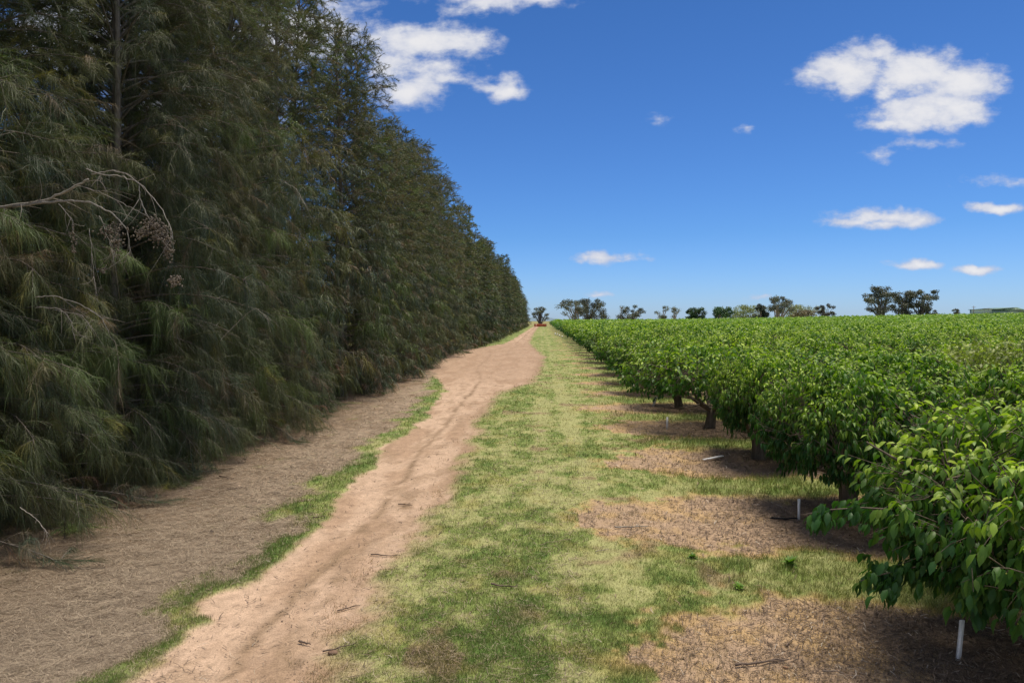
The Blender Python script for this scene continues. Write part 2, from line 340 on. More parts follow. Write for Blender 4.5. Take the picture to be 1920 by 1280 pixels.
# ------------------------------------------------------------------ grass, litter, wood chips (nobody could count these)
def screen_scatter(n, pymin, pymax, umin=-1130, umax=1000):
    py = rng.uniform(pymin, pymax, n); Yd = CAMZ * 1280 / (py - 600); u = rng.uniform(umin, umax, n)
    return u / 1280 * Yd, Yd
def grass():
    x, y = screen_scatter(900000, 640, 1330); keep = (x > -6.8) & (x < 16)
    x, y = x[keep], y[keep]
    road, litter, strip, dry, f, w1, w2, w3 = masks(x, y)
    dens = (1 - road) * (1 - litter) * (1 - strip * .80) * (1 - .2 * dry)
    gr = greenness(x, y, w3); dens = dens * (.35 + .65 * gr) + (1 - road) * strip * .0 * gr
    dens = np.maximum(dens, .02 * (1 - road) * (1 - litter)); dens = np.maximum(dens, .5 * smooth(fbm(x, y, 2.6, 141, 4), .56, .7) * smooth(x, prof(y, ROADR) - 1.0, prof(y, ROADR)) * (x < prof(y, ROADR) + .3)); dens = np.maximum(dens, .10 * smooth(fbm(x, y, 3., 145, 3), .6, .75) * litter * smooth(x, -7, -6))
    k = rng.random(len(x)) < dens * .95
    x, y, strip, dry, gr, road, litter = [a[k] for a in (x, y, strip, dry, gr, road, litter)]
    n = len(x); sc = np.clip(y / 9, .8, 5)
    lush = smooth(x, 2.3, 3.6) * (1 - strip) + (1 - smooth(x, -4.3, -3.9)) * .3
    h = (.022 + .026 * rng.random(n)) * (1 + .6 * gr) * (1 + 1.3 * lush * rng.random(n)) * np.clip(sc ** .45, .9, 2.2)
    w = (.0045 + .004 * rng.random(n)) * sc
    a = rng.uniform(0, 2 * pi, n); ln = rng.uniform(.1, .9, n) * h
    base = np.stack([x, y, gz(x, y) - .006], -1); sd_ = np.stack([np.cos(a), np.sin(a), 0 * a], -1) * (w / 2)[:, None]
    a2 = rng.uniform(0, 2 * pi, n); tip = base + np.stack([np.cos(a2) * ln, np.sin(a2) * ln, h], -1)
    V = np.stack([base - sd_, base + sd_, tip], 1).reshape(-1, 3)
    c = ground_colour(x, y); c = lerp(c, G_MID * .85, .35 * gr); c = c * (.6 + .95 * rng.random((n, 1)))
    straw = rng.random(n) < .12; c[straw] = c3(.42, .37, .2) * (.7 + .5 * rng.random((straw.sum(), 1)))
    mb = MB(); mb.add(V, np.arange(3 * n).reshape(-1, 3), None, np.repeat(c, 3, 0))
    tag(link('grass', mb.mesh('grass', M_GRASS)), 'short patchy green and straw coloured grass along track and orchard', 'grass', kind='stuff')
    # taller tufts in the orchard strips and on the verge
grass()
def strips(name, n, pymin, pymax, maskf, L, Wd, colf, label, cat, lift=.01, tilt=.12, u0=-1130, u1=1000):
    x, y = screen_scatter(n, pymin, pymax, u0, u1); k = rng.random(len(x)) < maskf(x, y); x, y = x[k], y[k]; n = len(x)
    sc = np.clip(y / 9, .8, 3.5); l = rng.uniform(*L, n) * sc ** .4; w = rng.uniform(*Wd, n) * sc; a = rng.uniform(0, 2 * pi, n)
    t = rng.normal(0, tilt, n); d = np.stack([np.cos(a) * np.cos(t), np.sin(a) * np.cos(t), np.sin(t)], -1)
    s_ = np.stack([-np.sin(a), np.cos(a), 0 * a], -1); c0 = np.stack([x, y, gz(x, y) + lift * (.3 + rng.random(n)) + np.abs(np.sin(t)) * l * .4], -1)
    bend = s_ * (rng.normal(0, .12, n) * l)[:, None]
    A = c0 - d * (l / 2)[:, None]; B = c0 + bend; C_ = c0 + d * (l / 2)[:, None]; up = np.array([0, 0, 1.]) * (w * .35)[:, None]
    hw = s_ * (w / 2)[:, None]
    V = np.stack([A - hw, A + hw, B - hw + up, B + hw + up, C_ - hw * .5, C_ + hw * .5], 1).reshape(-1, 3)
    F = (np.array([[0, 1, 3, 2], [2, 3, 5, 4]])[None] + (np.arange(n) * 6)[:, None, None]).reshape(-1, 4)
    c = np.repeat(colf(x, y, n), 6, 0); mb = MB(); mb.add(V, None, F, c)
    tag(link(name, mb.mesh(name, M_LITTER)), label, cat, kind='stuff')
def m_lit(x, y):
    r_, l_, s_, d_, f_, *_ = masks(x, y); return l_ * (1 - r_) * .85 + .04 * (1 - r_) + .004
def m_chip(x, y):
    r_, l_, s_, d_, f_, w1, w2, w3 = masks(x, y)
    return s_ * (.25 + .75 * smooth(x, 2.2, 4.6)) + .012 * (1 - l_) + .03 * r_ * smooth(w2, .0, .25) + .1 * smooth(fbm(x, y, .8, 71, 4), .66, .76) * (x > -1.5) * (1 - l_)
def c_lit(x, y, n):
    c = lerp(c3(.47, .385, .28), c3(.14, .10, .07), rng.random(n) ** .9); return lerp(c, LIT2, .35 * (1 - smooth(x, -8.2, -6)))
def c_chip(x, y, n):
    c = lerp(c3(.27, .195, .135), c3(.07, .05, .037), rng.random(n) ** .8); k = rng.random(n) < .03; c[k] = c3(.42, .36, .29); return c
strips('needle_litter', 420000, 650, 1330, m_lit, (.06, .17), (.003, .0065), c_lit, 'brown fallen casuarina needles lying beside the hedge', 'leaf litter', u1=100)
strips('wood_chips', 190000, 640, 1330, m_chip, (.03, .14), (.005, .013), c_chip, 'dark twigs and chipped prunings scattered under the orchard rows', 'prunings', lift=.02, tilt=.2)

def m_crumb(x, y):
    r_, l_, s_, *_ = masks(x, y); return r_ * .5 * smooth(fbm(x, y, 1.2, 151, 3), .4, .7) + .25 * s_ + .12 * l_
strips('soil_crumbs', 26000, 660, 1330, m_crumb, (.008, .028), (.006, .014), lambda x, y, n: lerp(c3(.07, .05, .04), c3(.30, .21, .15), rng.random(n) ** 2), 'small dark soil crumbs and bark flakes strewn over track and bare strips', 'soil crumbs', lift=.008, tilt=.3)
# ------------------------------------------------------------------ cherry trees
def bez(p0, p1, p2, n):
    t = np.linspace(0, 1, n)[:, None]; return (1 - t) ** 2 * p0 + 2 * t * (1 - t) * p1 + t * t * p2
def leaf_batch(mb, P, A, N, size, col, lod, mat=0):
    # P base points, A direction of the blade, N rough normal
    Sd = unit(np.cross(A, N)); N = np.cross(Sd, A); n = len(P); size = size[:, None, None]
    if lod == 0:
        T = np.array([[0, 0, 0], [-.20, .30, .09], [0, .33, 0], [.20, .30, .09], [-.22, .66, .0], [0, .68, -.09], [.22, .66, .0], [0, 1.05, -.30]])
        F3 = np.array([[0, 2, 1], [0, 3, 2], [4, 5, 7], [5, 6, 7]]); F4 = np.array([[1, 2, 5, 4], [2, 3, 6, 5]])
    elif lod == 1:
        T = np.array([[0, 0, 0], [-.27, .5, .04], [0, .5, -.03], [.27, .5, .04], [0, 1.0, -.15]])
        F3 = np.array([[0, 2, 1], [0, 3, 2], [1, 2, 4], [2, 3, 4]]); F4 = None
    else:
        T = np.array([[0, 0, 0], [-.3, .5, .0], [.3, .5, .0], [0, 1.0, -.12]]); F3 = np.array([[0, 2, 1], [1, 2, 3]]); F4 = None
    V = P[:, None] + size * (T[None, :, :1] * Sd[:, None] + T[None, :, 1:2] * A[:, None] + T[None, :, 2:] * N[:, None])
    k = len(T); off = (np.arange(n) * k)[:, None, None]
    mb.add(V.reshape(-1, 3), (F3[None] + off).reshape(-1, 3), None if F4 is None else (F4[None] + off).reshape(-1, 4), np.repeat(col, k, 0), mat)
L_YOUNG_LIT, L_MID, L_OLD_SHADED = c3(.44, .56, .055), c3(.135, .265, .032), c3(.029, .090, .021)  # leaf age greens, brightened for sunlit tops and darkened for shaded sides
def cherry(seed, lod, limbs=(), lx=1., R0=2.3, top=3.0, yellow=0., zl0=1.0):
    r = np.random.default_rng(seed); bark = MB(); lf = MB()
    bc = c3(.13, .105, .08)
    zt = .62 + .12 * r.random(); tr = .17 + .04 * r.random(); lean = r.normal(0, .05, 2)
    tp = np.array([[0, 0, -.12], [lean[0] * .3, lean[1] * .3, .1], [lean[0], lean[1], zt * .6], [lean[0] * 1.5, lean[1] * 1.5, zt]])
    tube(bark, tp, [tr * 1.35, tr * 1.05, tr * .92, tr * 1.02], 9 if lod < 2 else 5, bc)
    head = tp[-1]; sk = []
    ns = 6 if lod < 2 else 4
    for i in range(ns):
        a = 2 * pi * (i + r.uniform(-.25, .25)) / ns; L = R0 * r.uniform(.45, .62); h = r.uniform(1.8, 2.35)
        e = np.array([cos(a) * L, sin(a) * L, h]); m_ = np.array([cos(a) * L * .55, sin(a) * L * .55, zt + (h - zt) * r.uniform(.2, .45)])
        Q = bez(head - [0, 0, .08], m_, e, 9); tube(bark, Q, np.linspace(tr * .48, .014, 9), 7 if lod < 2 else 4, bc); sk.append(Q)
        if lod < 2:
            for j in range(7):
                k = r.integers(2, 8); a2 = a + r.uniform(-1.2, 1.2); L2 = r.uniform(.5, 1.15)
                e2 = Q[k] + np.array([cos(a2) * L2, sin(a2) * L2, r.uniform(-.2, .5)]); m2 = (Q[k] + e2) / 2 + [0, 0, -.08]
                Q2 = bez(Q[k], m2, e2, 5); tube(bark, Q2, np.linspace(.035, .009, 5), 4, bc); sk.append(Q2)
    sk = np.concatenate(sk)
    # shoots anchored through an uneven vase shaped volume
    nsh = (1700, 750, 210)[lod]
    az = r.uniform(0, 2 * pi, nsh); lump = 1 + .13 * np.sin(az * 3 + seed) + .09 * np.sin(az * 5 + 2 * seed) + .05 * np.sin(az * 9 + seed)
    rho = np.clip(r.random(nsh) ** .52, 0, 1); rad = R0 * lump * rho
    ztop = top - .18 - 1.1 * rho ** 2.3 + .18 * np.sin(rad * cos(1) * 4 + az * 4); zlo = zl0 + .2 * (1 - rho) + .12 * np.sin(az * 4 + seed)
    zz = zlo + (ztop - zlo) * r.random(nsh) ** np.where(rho > .8, .8, .5)
    rad = rad * np.interp(zz, [.5, .8, 1.1, 1.6, 2.2], [.3, .48, .68, .88, 1.])          # the vase narrows below
    Pn = np.stack([rad * np.cos(az), rad * np.sin(az), zz], -1)
    out = np.stack([np.cos(az), np.sin(az), 0 * az], -1)
    sdir = unit(out * r.uniform(.2, 1.1, (nsh, 1)) + np.array([0, 0, 1.]) * (r.uniform(-.15, 1.1, (nsh, 1)) * smooth(zz, .9, 2.2)[:, None]) + r.normal(0, .4, (nsh, 3)))
    sl_ = r.uniform(.22, .52, nsh)
    ex = []
    for (ex0, ey0, ez0) in limbs:
        e = np.array([ex0, ey0, ez0]); st = np.array([ex0 * .18, ey0 * .18, 1.0]); Q = bez(st, np.array([ex0 * .6, ey0 * .6, max(1.15, ez0 + .35)]), e, 9)
        tube(bark, Q, np.linspace(.022, .005, 9), 5, bc)
        for t in r.uniform(.3, 1.0, 34):
            k = Q[min(8, int(t * 8))] + r.normal(0, .07, 3); ex.append((k, unit(Q[-1] - Q[-3] + r.normal(0, .25, 3) + [0, 0, -.1]), .26))
    if ex:
        Pn = np.concatenate([Pn, np.array([e_[0] for e_ in ex])]); sdir = np.concatenate([sdir, np.array([e_[1] for e_ in ex])])
        sl_ = np.concatenate([sl_, np.full(len(ex), .26)]); rho = np.concatenate([rho, np.ones(len(ex))]); zz = np.concatenate([zz, np.ones(len(ex))])
    nsh = len(Pn)
    bend = Pn + sdir * sl_[:, None] * .55; tipp = Pn + sdir * sl_[:, None] + np.array([0, 0, -.08]) * r.random((nsh, 1))
    if lod < 2:
        idx = np.array([np.argmin(((sk - p_) ** 2).sum(1) + 4 * np.maximum(0, sk[:, 2] - p_[2]) ** 2) for p_ in Pn])
        st = sk[idx]; far_ = np.linalg.norm(Pn - st, axis=1)
        TT = np.stack([st, (st + Pn) / 2 + [0, 0, -.05], Pn, bend, tipp], 1)
        m_ = far_ < 1.1; m_[len(m_) - len(ex):] = False; tubes(bark, TT[m_], [.010, .009, .007, .005, .003], 3, bc * 1.2)
    nl = (11, 9, 8)[lod]; size0 = (.152, .19, .30)[lod]
    t = (np.arange(nl)[None] + r.random((nsh, nl))) / nl
    B = np.where(t[..., None] < .55, Pn[:, None] + (bend - Pn)[:, None] * (t / .55)[..., None], bend[:, None] + (tipp - bend)[:, None] * ((t - .55) / .45)[..., None])
    B = B.reshape(-1, 3); t = t.ravel(); n = len(B); sdl = np.repeat(sdir, nl, 0); zl = np.repeat(zz, nl); rl_ = np.repeat(rho, nl)
    ang = r.uniform(0, 2 * pi, n); side = np.stack([np.cos(ang), np.sin(ang), 0 * ang], -1)
    young = smooth(t, .35, .9) * smooth(zl + sdl[:, 2] * .4, 1.6, 2.6)  # new growth; also places the painted sunlit tone near the top
    A = unit(side * r.uniform(.45, 1., (n, 1)) + sdl * .5 + np.array([0, 0, -1.]) * (r.uniform(.6, 1.6, (n, 1)) * (1 - .6 * young[:, None])))
    Nn = unit(np.array([0, 0, .8]) + side * .9 + r.normal(0, .3, (n, 3)))
    B = B + A * (.03 * r.random((n, 1))) + r.normal(0, .02 + .03 * lod, (n, 3))
    size = size0 * r.uniform(.65, 1.15, n) * (1 - .25 * young)
    mixn = np.repeat(r.random(nsh), nl)
    c = lerp(L_OLD_SHADED, L_MID, np.clip(.05 + .65 * smooth(zl, 1.4, 2.7) + .3 * (mixn - .5) + .2 * (r.random(n) - .5), 0, 1))  # lower leaves darkened in colour, as older leaf and painted shade
    c = lerp(c, L_YOUNG_LIT, np.clip(young * ((.25 + .6 * mixn) if lod == 0 else (.5 + .5 * mixn)) + .12 * (r.random(n) < .1), 0, 1)) * r.uniform(.8, 1.2, (n, 1))
    if yellow: c = lerp(c, c3(.30, .33, .10) * (.7 + .6 * mixn[:, None]), yellow)
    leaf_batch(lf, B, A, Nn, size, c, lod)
    if lod == 0:                            # small unripe fruit on spurs
        k = r.choice(n, 500, replace=False); q = B[k] - [0, 0, .03]
        T = np.array([[1, 0, 0], [-1, 0, 0], [0, 1, 0], [0, -1, 0], [0, 0, 1], [0, 0, -1]]) * .009
        F = np.array([[0, 2, 4], [2, 1, 4], [1, 3, 4], [3, 0, 4], [2, 0, 5], [1, 2, 5], [3, 1, 5], [0, 3, 5]])
        lf.add((q[:, None] + T[None]).reshape(-1, 3), (F[None] + (np.arange(500) * 6)[:, None, None]).reshape(-1, 3), None, (.42, .42, .10))
    if lx != 1:                             # a crown kept short on the track side
        for q_ in bark.V + lf.V: q_[:, 0] = np.where(q_[:, 0] < -.2, -.2 + (q_[:, 0] + .2) * lx, q_[:, 0])
    return bark, lf
def protos(specs, lod):
    out = []
    for sd_, kw in specs:
        b_, l_ = cherry(sd_, lod, **kw); out.append((b_.mesh('cherry_trunk', M_BARK, True), l_.mesh('cherry_crown', M_LEAF)))
    return out
NEAR = protos([(11, {}), (12, {}), (13, {})], 0)
MIDC = protos([(21, {}), (22, {}), (23, {}), (24, {})], 1)
FARC = protos([(31, dict(top=3.05)), (32, dict(top=3.0)), (33, dict(top=2.9)), (34, dict(top=3.0))], 2)
FIRST = protos([(41, dict(limbs=[(-3.3, .1, 1.60), (-2.8, -.25, .98), (-1.9, -.6, .98), (-1.0, -.9, .72)], R0=2.65, top=2.95, zl0=.92))], 0)[0]
ORD = ['first', 'second', 'third', 'fourth', 'fifth', 'sixth', 'seventh', 'eighth', 'ninth', 'tenth', 'eleventh', 'twelfth', 'thirteenth', 'fourteenth', 'fifteenth', 'sixteenth', 'seventeenth', 'eighteenth', 'nineteenth', 'twentieth']
def tree_inst(name, trunk_me, crown_me, loc, rz, sc, label, cat, group):
    e = bpy.data.objects.new(name, None); COL.objects.link(e); e.location = loc; e.rotation_euler = (0, 0, rz)
    e.scale = sc if hasattr(sc, '__len__') else (sc, sc, sc); e.empty_display_size = .3
    link('trunk', trunk_me, e); link('crown', crown_me, e); return tag(e, label, cat, group)
FOURTH = protos([(27, dict(R0=2.75, zl0=1.35, top=3.1))], 1)[0]
SECOND, THIRD = protos([(51, dict(lx=.62, zl0=1.0)), (52, dict(lx=.48, zl0=1.05))], 0)
rr = random.Random(5); spots = []
for n in range(NROW):
    yb = ROW0 + ROWD * n; k = 0; xx = 5.95
    while xx < .735 * yb + 3.2:
        spots.append((yb + rr.uniform(-.25, .25), xx + (rr.uniform(-.3, .3) if k else (.35 if n == 0 else 0)), n, k)); xx += 4.1; k += 1
spots.sort(key=lambda s: s[0]); IND, REST = spots[:298], spots[298:]
SIZES = {0: (1, 1, 1), 1: (1, .95, .97), 2: (1, .92, .95), 3: (1.0, 1.0, 1.0), 4: (.85, 1, .95), 5: (.95, 1, 1)}
GRP = 'cherry trees in the orchard rows'
for (yb, xb, n, k) in IND:
    if n == 0 and k == 0: tm, cm = FIRST
    else: tm, cm = rr.choice(NEAR if yb < 20 else (MIDC if yb < 62 else FARC))
    if n in (1, 2, 3) and k == 0: tm, cm = (SECOND, THIRD, FOURTH)[n - 1]
    if k == 0: sc = SIZES.get(n, (rr.uniform(.8, 1), 1, rr.uniform(.94, 1.03)))
    else: u = rr.uniform(.88, 1.1); sc = (u, u, rr.uniform(.86, 1.08))
    rz = 0 if (n < 3 and k == 0) else rr.uniform(0, 6.28)
    if n == 0 and k == 0: lab = 'nearest cherry tree, glossy leaves and low branches reaching left over the mulch'
    elif k == 0 and n == 1: lab = 'cherry tree behind the white stake and short black pipe, second row end'
    elif k == 0 and n == 2: lab = 'cherry tree with pale ribbed trunk behind the fallen white stake, third row end'
    elif k == 0 and n == 3: lab = 'broad cherry tree with dark forked trunk fully in view, fourth row end'
    elif k == 0 and n < 20: lab = f'cherry tree at the track end of the {ORD[n]} orchard row from the camera'
    elif n < 12 and k < 20: lab = f'{ORD[k]} cherry tree in from the track in the {ORD[n]} orchard row'
    elif k == 0: lab = 'small looking cherry tree at the track end of a far orchard row'
    else: lab = 'cherry tree deep in the far green canopy of the orchard'
    zb = float(terrain(xb, yb)); te = tree_inst('cherry_tree', tm, cm, (xb, yb, zb - .02), rz, sc, lab, 'cherry tree', GRP)
# the remaining far canopy, past the three hundred largest
mb = MB()
for (yb, xb, n, k) in REST:
    zb = float(terrain(xb, yb)); m = 150; a = rng.uniform(0, 2 * pi, m); rho = rng.random(m) ** .5; rd = 2.4 * rho
    top = 2.98 - 1.1 * rho ** 2.2; z = 1.0 + (top - 1.0) * rng.random(m) ** .45
    P = np.stack([xb + rd * np.cos(a), yb + rd * np.sin(a), zb + z], -1)
    A = unit(np.stack([np.cos(a * 3), np.sin(a * 3), rng.uniform(-1, .4, m)], -1)); Nn = unit(np.stack([np.cos(a), np.sin(a), 1.2 + 0 * a], -1) + rng.normal(0, .4, (m, 3)))
    c = lerp(L_OLD_SHADED, L_MID, np.clip(smooth(z, 1.6, 2.7) + .3 * rng.normal(0, 1, m), 0, 1)); c = lerp(c, L_YOUNG_LIT, .55 * smooth(z, 2.2, 2.9) * rng.random(m))  # bright tops and dark lower leaves painted by height, as light and shade
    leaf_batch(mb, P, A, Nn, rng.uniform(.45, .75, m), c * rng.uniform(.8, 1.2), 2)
tag(link('orchard_canopy', mb.mesh('orchard_canopy', M_LEAF)), 'far green orchard canopy merging into one mass below the skyline', 'orchard', GRP, 'stuff')
b_, l_ = cherry(77, 1, R0=2.6, top=3.3, yellow=.85)
tree_inst('fruit_tree', b_.mesh('fruit_trunk', M_BARK, True), l_.mesh('fruit_crown', M_LEAF), (14.6, 21.6, 0), 1.0, (1.1, 1, 1.0), 'paler yellowish tree with fine leaves standing among darker cherry trees at right', 'fruit tree', None)

# ------------------------------------------------------------------ casuarina windbreak
N_GREEN, N_OLIVE, N_BLUE, N_BROWN, N_YEL = c3(.066, .094, .040), c3(.104, .118, .048), c3(.056, .086, .054), c3(.17, .12, .075), c3(.19, .18, .04)
def casuarina(seed, nneedle, nseg, wid, length, H=20, sparse=0.):
    r = np.random.default_rng(seed); bark = MB(); nd = MB(); bc = c3(.15, .13, .11)
    sway = r.normal(0, .25, 4)
    def axis(z): return np.stack([sway[0] * np.sin(z / 6) + sway[1] * (z / H), sway[2] * np.sin(z / 5) + sway[3] * (z / H), z], -1)
    zt = np.linspace(-.2, H - .4, 22); tube(bark, axis(zt), np.interp(zt, [-.2, .5, H], [.24, .17, .02]), 8 if nneedle > 30000 else 5, bc)
    if r.random() < .6:
        z2 = np.linspace(.6, H * .8, 14); o_ = np.stack([.5 * (1 - np.exp(-z2)) + 0 * z2, .35 * (1 - np.exp(-z2)), 0 * z2], -1)
        tube(bark, axis(z2) + o_, np.interp(z2, [0, H * .8], [.13, .02]), 7 if nneedle > 30000 else 4, bc)
    near_ = nneedle > 100000; nb = 230 if near_ else (170 if nneedle > 30000 else 110); zb = H * ((np.arange(nb) + r.random(nb)) / nb) ** (1.2 if near_ else 1.0); zb = .3 + zb * .95
    az = np.arange(nb) * 2.39996 + r.normal(0, .3, nb)
    Rz = np.interp(zb / H, [0, .06, .4, .72, .88, 1.], [2.6, 2.9, 2.85, 2.5, 2.0, .9]) * r.uniform(.72, 1.12, nb) * (.60 + .62 * vn(np.cos(az) * 1.6 + 5, np.sin(az) * 1.6 + zb * .55 + seed, 1., seed))
    rise = np.interp(zb / H, [0, .1, .5, 1.], [.35, .7, 1.6, 1.1]) * r.uniform(.6, 1.2, nb)
    base = axis(zb); out = np.stack([np.cos(az), np.sin(az), 0 * az], -1)
    end = base + out * Rz[:, None] + np.array([0, 0, 1.]) * (rise * .35)[:, None] - np.array([0, 0, .5]) * (1 - smooth(zb / H, .0, .5))[:, None]
    mid = base + out * (Rz * .55)[:, None] + np.array([0, 0, 1.]) * (rise * .75)[:, None]
    t = np.linspace(0, 1, 7)[None, :, None]; Q = (1 - t) ** 2 * base[:, None] + 2 * t * (1 - t) * mid[:, None] + t * t * end[:, None]
    tubes(bark, Q, np.linspace(.028, .006, 7), 5 if nneedle > 30000 else 3, bc)
    # twigs off each limb
    nt = 20 if near_ else (15 if nneedle > 30000 else 10)
    k = np.repeat(np.arange(nb), nt); tt = np.clip(r.uniform(.25, 1.05, nb * nt), 0, 1)[:, None]
    B = (1 - tt) ** 2 * base[k] + 2 * tt * (1 - tt) * mid[k] + tt * tt * end[k]; dirq = unit(2 * (1 - tt) * (mid[k] - base[k]) + 2 * tt * (end[k] - mid[k]))
    N = len(k); zz = B[:, 2]; upf = smooth(zz / H, .25, .8)[:, None]
    td = unit(dirq * .8 + r.normal(0, .65, (N, 3)) + np.array([0, 0, 1.]) * (upf * .55 - .15)); tl = r.uniform(.35, .8, N)[:, None]
    s = np.linspace(0, 1, 4)[None, :, None]; drp = np.array([0, 0, -1.]) * (.35 - .25 * upf)[:, None]
    TW = B[:, None] + td[:, None] * tl[:, None] * s + drp * tl[:, None] * s ** 2
    if nneedle > 30000: tubes(bark, TW, [.008, .006, .005, .003], 3, bc * 1.1)
    # branchlets hanging from the twigs in tufts
    kk = r.integers(0, N, nneedle) if not sparse else r.choice(np.where(r.random(N) > sparse)[0], nneedle); s1 = r.uniform(.05, 1.0, nneedle)[:, None]
    P = B[kk] + td[kk] * tl[kk] * s1 + np.array([0, 0, -1.]) * (.35 - .25 * upf[kk]) * tl[kk] * s1 ** 2
    P[:, 2] = np.maximum(P[:, 2], .12)
    d0 = unit(td[kk] * .9 + r.normal(0, .60, (nneedle, 3)) + np.array([0, 0, 1.]) * (upf[kk] * .5 - .1))
    L = length * r.uniform(.55, 1.15, nneedle)[:, None] * (1 - .35 * upf[kk]); g_ = (1.15 - .85 * upf[kk]) * (r.uniform(.25, 1.5, N)[kk, None]) * r.uniform(.6, 1.3, (nneedle, 1))
    s = np.linspace(0, 1, nseg + 1)[None, :, None]
    C = P[:, None] + d0[:, None] * L[:, None] * s * (1 - .25 * s) + np.array([0, 0, -1.]) * (g_ * L)[:, None] * s ** 2 * .8
    C[..., 2] = np.maximum(C[..., 2], .03 + .1 * r.random((nneedle, 1)))
    sd_ = unit(np.cross(d0, r.normal(0, 1, (nneedle, 3)) + 1e-3))
    w = wid * r.uniform(.7, 1.3, nneedle)[:, None, None] * np.linspace(1, .35, nseg + 1)[None, :, None] / 2
    V = np.stack([C - sd_[:, None] * w, C + sd_[:, None] * w], 2).reshape(-1, 3)
    i = np.arange(nseg); F = np.stack([2 * i, 2 * i + 1, 2 * i + 3, 2 * i + 2], -1); F = (F[None] + (np.arange(nneedle) * 2 * (nseg + 1))[:, None, None]).reshape(-1, 4)
    tone = r.random(N); limbt = r.random(nb)[k]; q = .5 * tone + .5 * limbt; c = lerp(N_GREEN, N_OLIVE, np.clip(1.4 * q[kk] - .2 + .5 * upf[kk, 0], 0, 1))
    c = lerp(c, N_BLUE, (limbt[kk] < .3) * .7); c = lerp(c, N_GREEN * np.array([1.5, 1.7, .9]), (limbt[kk] > .86) * .7); c = lerp(c, c3(.13, .10, .05), ((limbt[kk] > .5) & (limbt[kk] < .56)) * .5); c = lerp(c, N_YEL, ((tone[kk] > .955) * .8)); c = lerp(c, N_BROWN, ((tone[kk] < .06) * .85) + ((tone[kk] < .3) & (zz[kk] < 3) & (limbt[kk] < .35)) * .7)
    c = lerp(c, N_YEL, .3 * smooth(s1[:, 0], .85, 1) * (tone[kk] > .5)); c = np.clip(c, 0, 1) * r.uniform(.65, 1.4, (nneedle, 1))
    nd.add(V, None, F, np.repeat(c, 2 * (nseg + 1), 0))
    return bark, nd
CN = [casuarina(s_, 330000, 2, .0050, .34) for s_ in (101, 102, 103)]
CM = [casuarina(s_, 75000, 2, .017, .40) for s_ in (111, 112)]
CF = [casuarina(s_, 18000, 1, .055, .60) for s_ in (121, 122, 123)]
mk = lambda L_: [(b_.mesh('casuarina_trunk', M_BARK, True), n_.mesh('casuarina_crown', M_NEEDLE)) for b_, n_ in L_]
CN, CM, CF = mk(CN), mk(CM), mk(CF)
rr = random.Random(9); yb = 6.2; n = 0; hedge = []
while yb < 262:
    xb = float(np.interp(yb, [0, 25, 60, 120, 180, 262], [-10.2, -10.3, -10.4, -9.2, -8.3, -7.0])) + rr.uniform(-.6, .6)
    lod = CN if yb < 27 else (CM if yb < 80 else CF); tm, cm = lod[(n * 2 + (n // 3)) % len(lod)]
    h = float(np.interp(yb, [0, 20, 45, 70, 130, 200, 262], [.93, .95, .98, .84, .82, .74, .54])) * rr.uniform(.80, 1.13)
    if n == 0: lab = 'nearest casuarina at the left edge with drooping branches over brown litter'
    elif n < 14: lab = f'{ORD[n]} tall drooping casuarina along the windbreak, counted from the camera'
    else: lab = 'tall dark casuarina in the merged far stretch of the windbreak beside the track'
    u = rr.uniform(.86, 1.12)
    o = tree_inst('casuarina_tree', tm, cm, (xb, yb, float(terrain(xb, yb))), rr.uniform(0, 6.28), (u, u, h), lab, 'casuarina tree', 'casuarina trees of the windbreak')
    hedge.append(o); yb += rr.uniform(1.9, 2.6) if n < 6 else rr.uniform(2.3, 3.6); n += 1

for i, yb in enumerate([9.5, 12.4, 15.6, 19, 22.2, 25.5, 29, 33]):
    tm, cm = CM[i % 2]
    tree_inst('casuarina_tree', tm, cm, (-13.6 + rr.uniform(-.4, .4), yb, 0), rr.uniform(0, 6.28), (1., 1., rr.uniform(.8, .95)), 'casuarina half hidden behind the front line, seen through upper left gaps', 'casuarina tree', 'casuarina trees behind the front line')

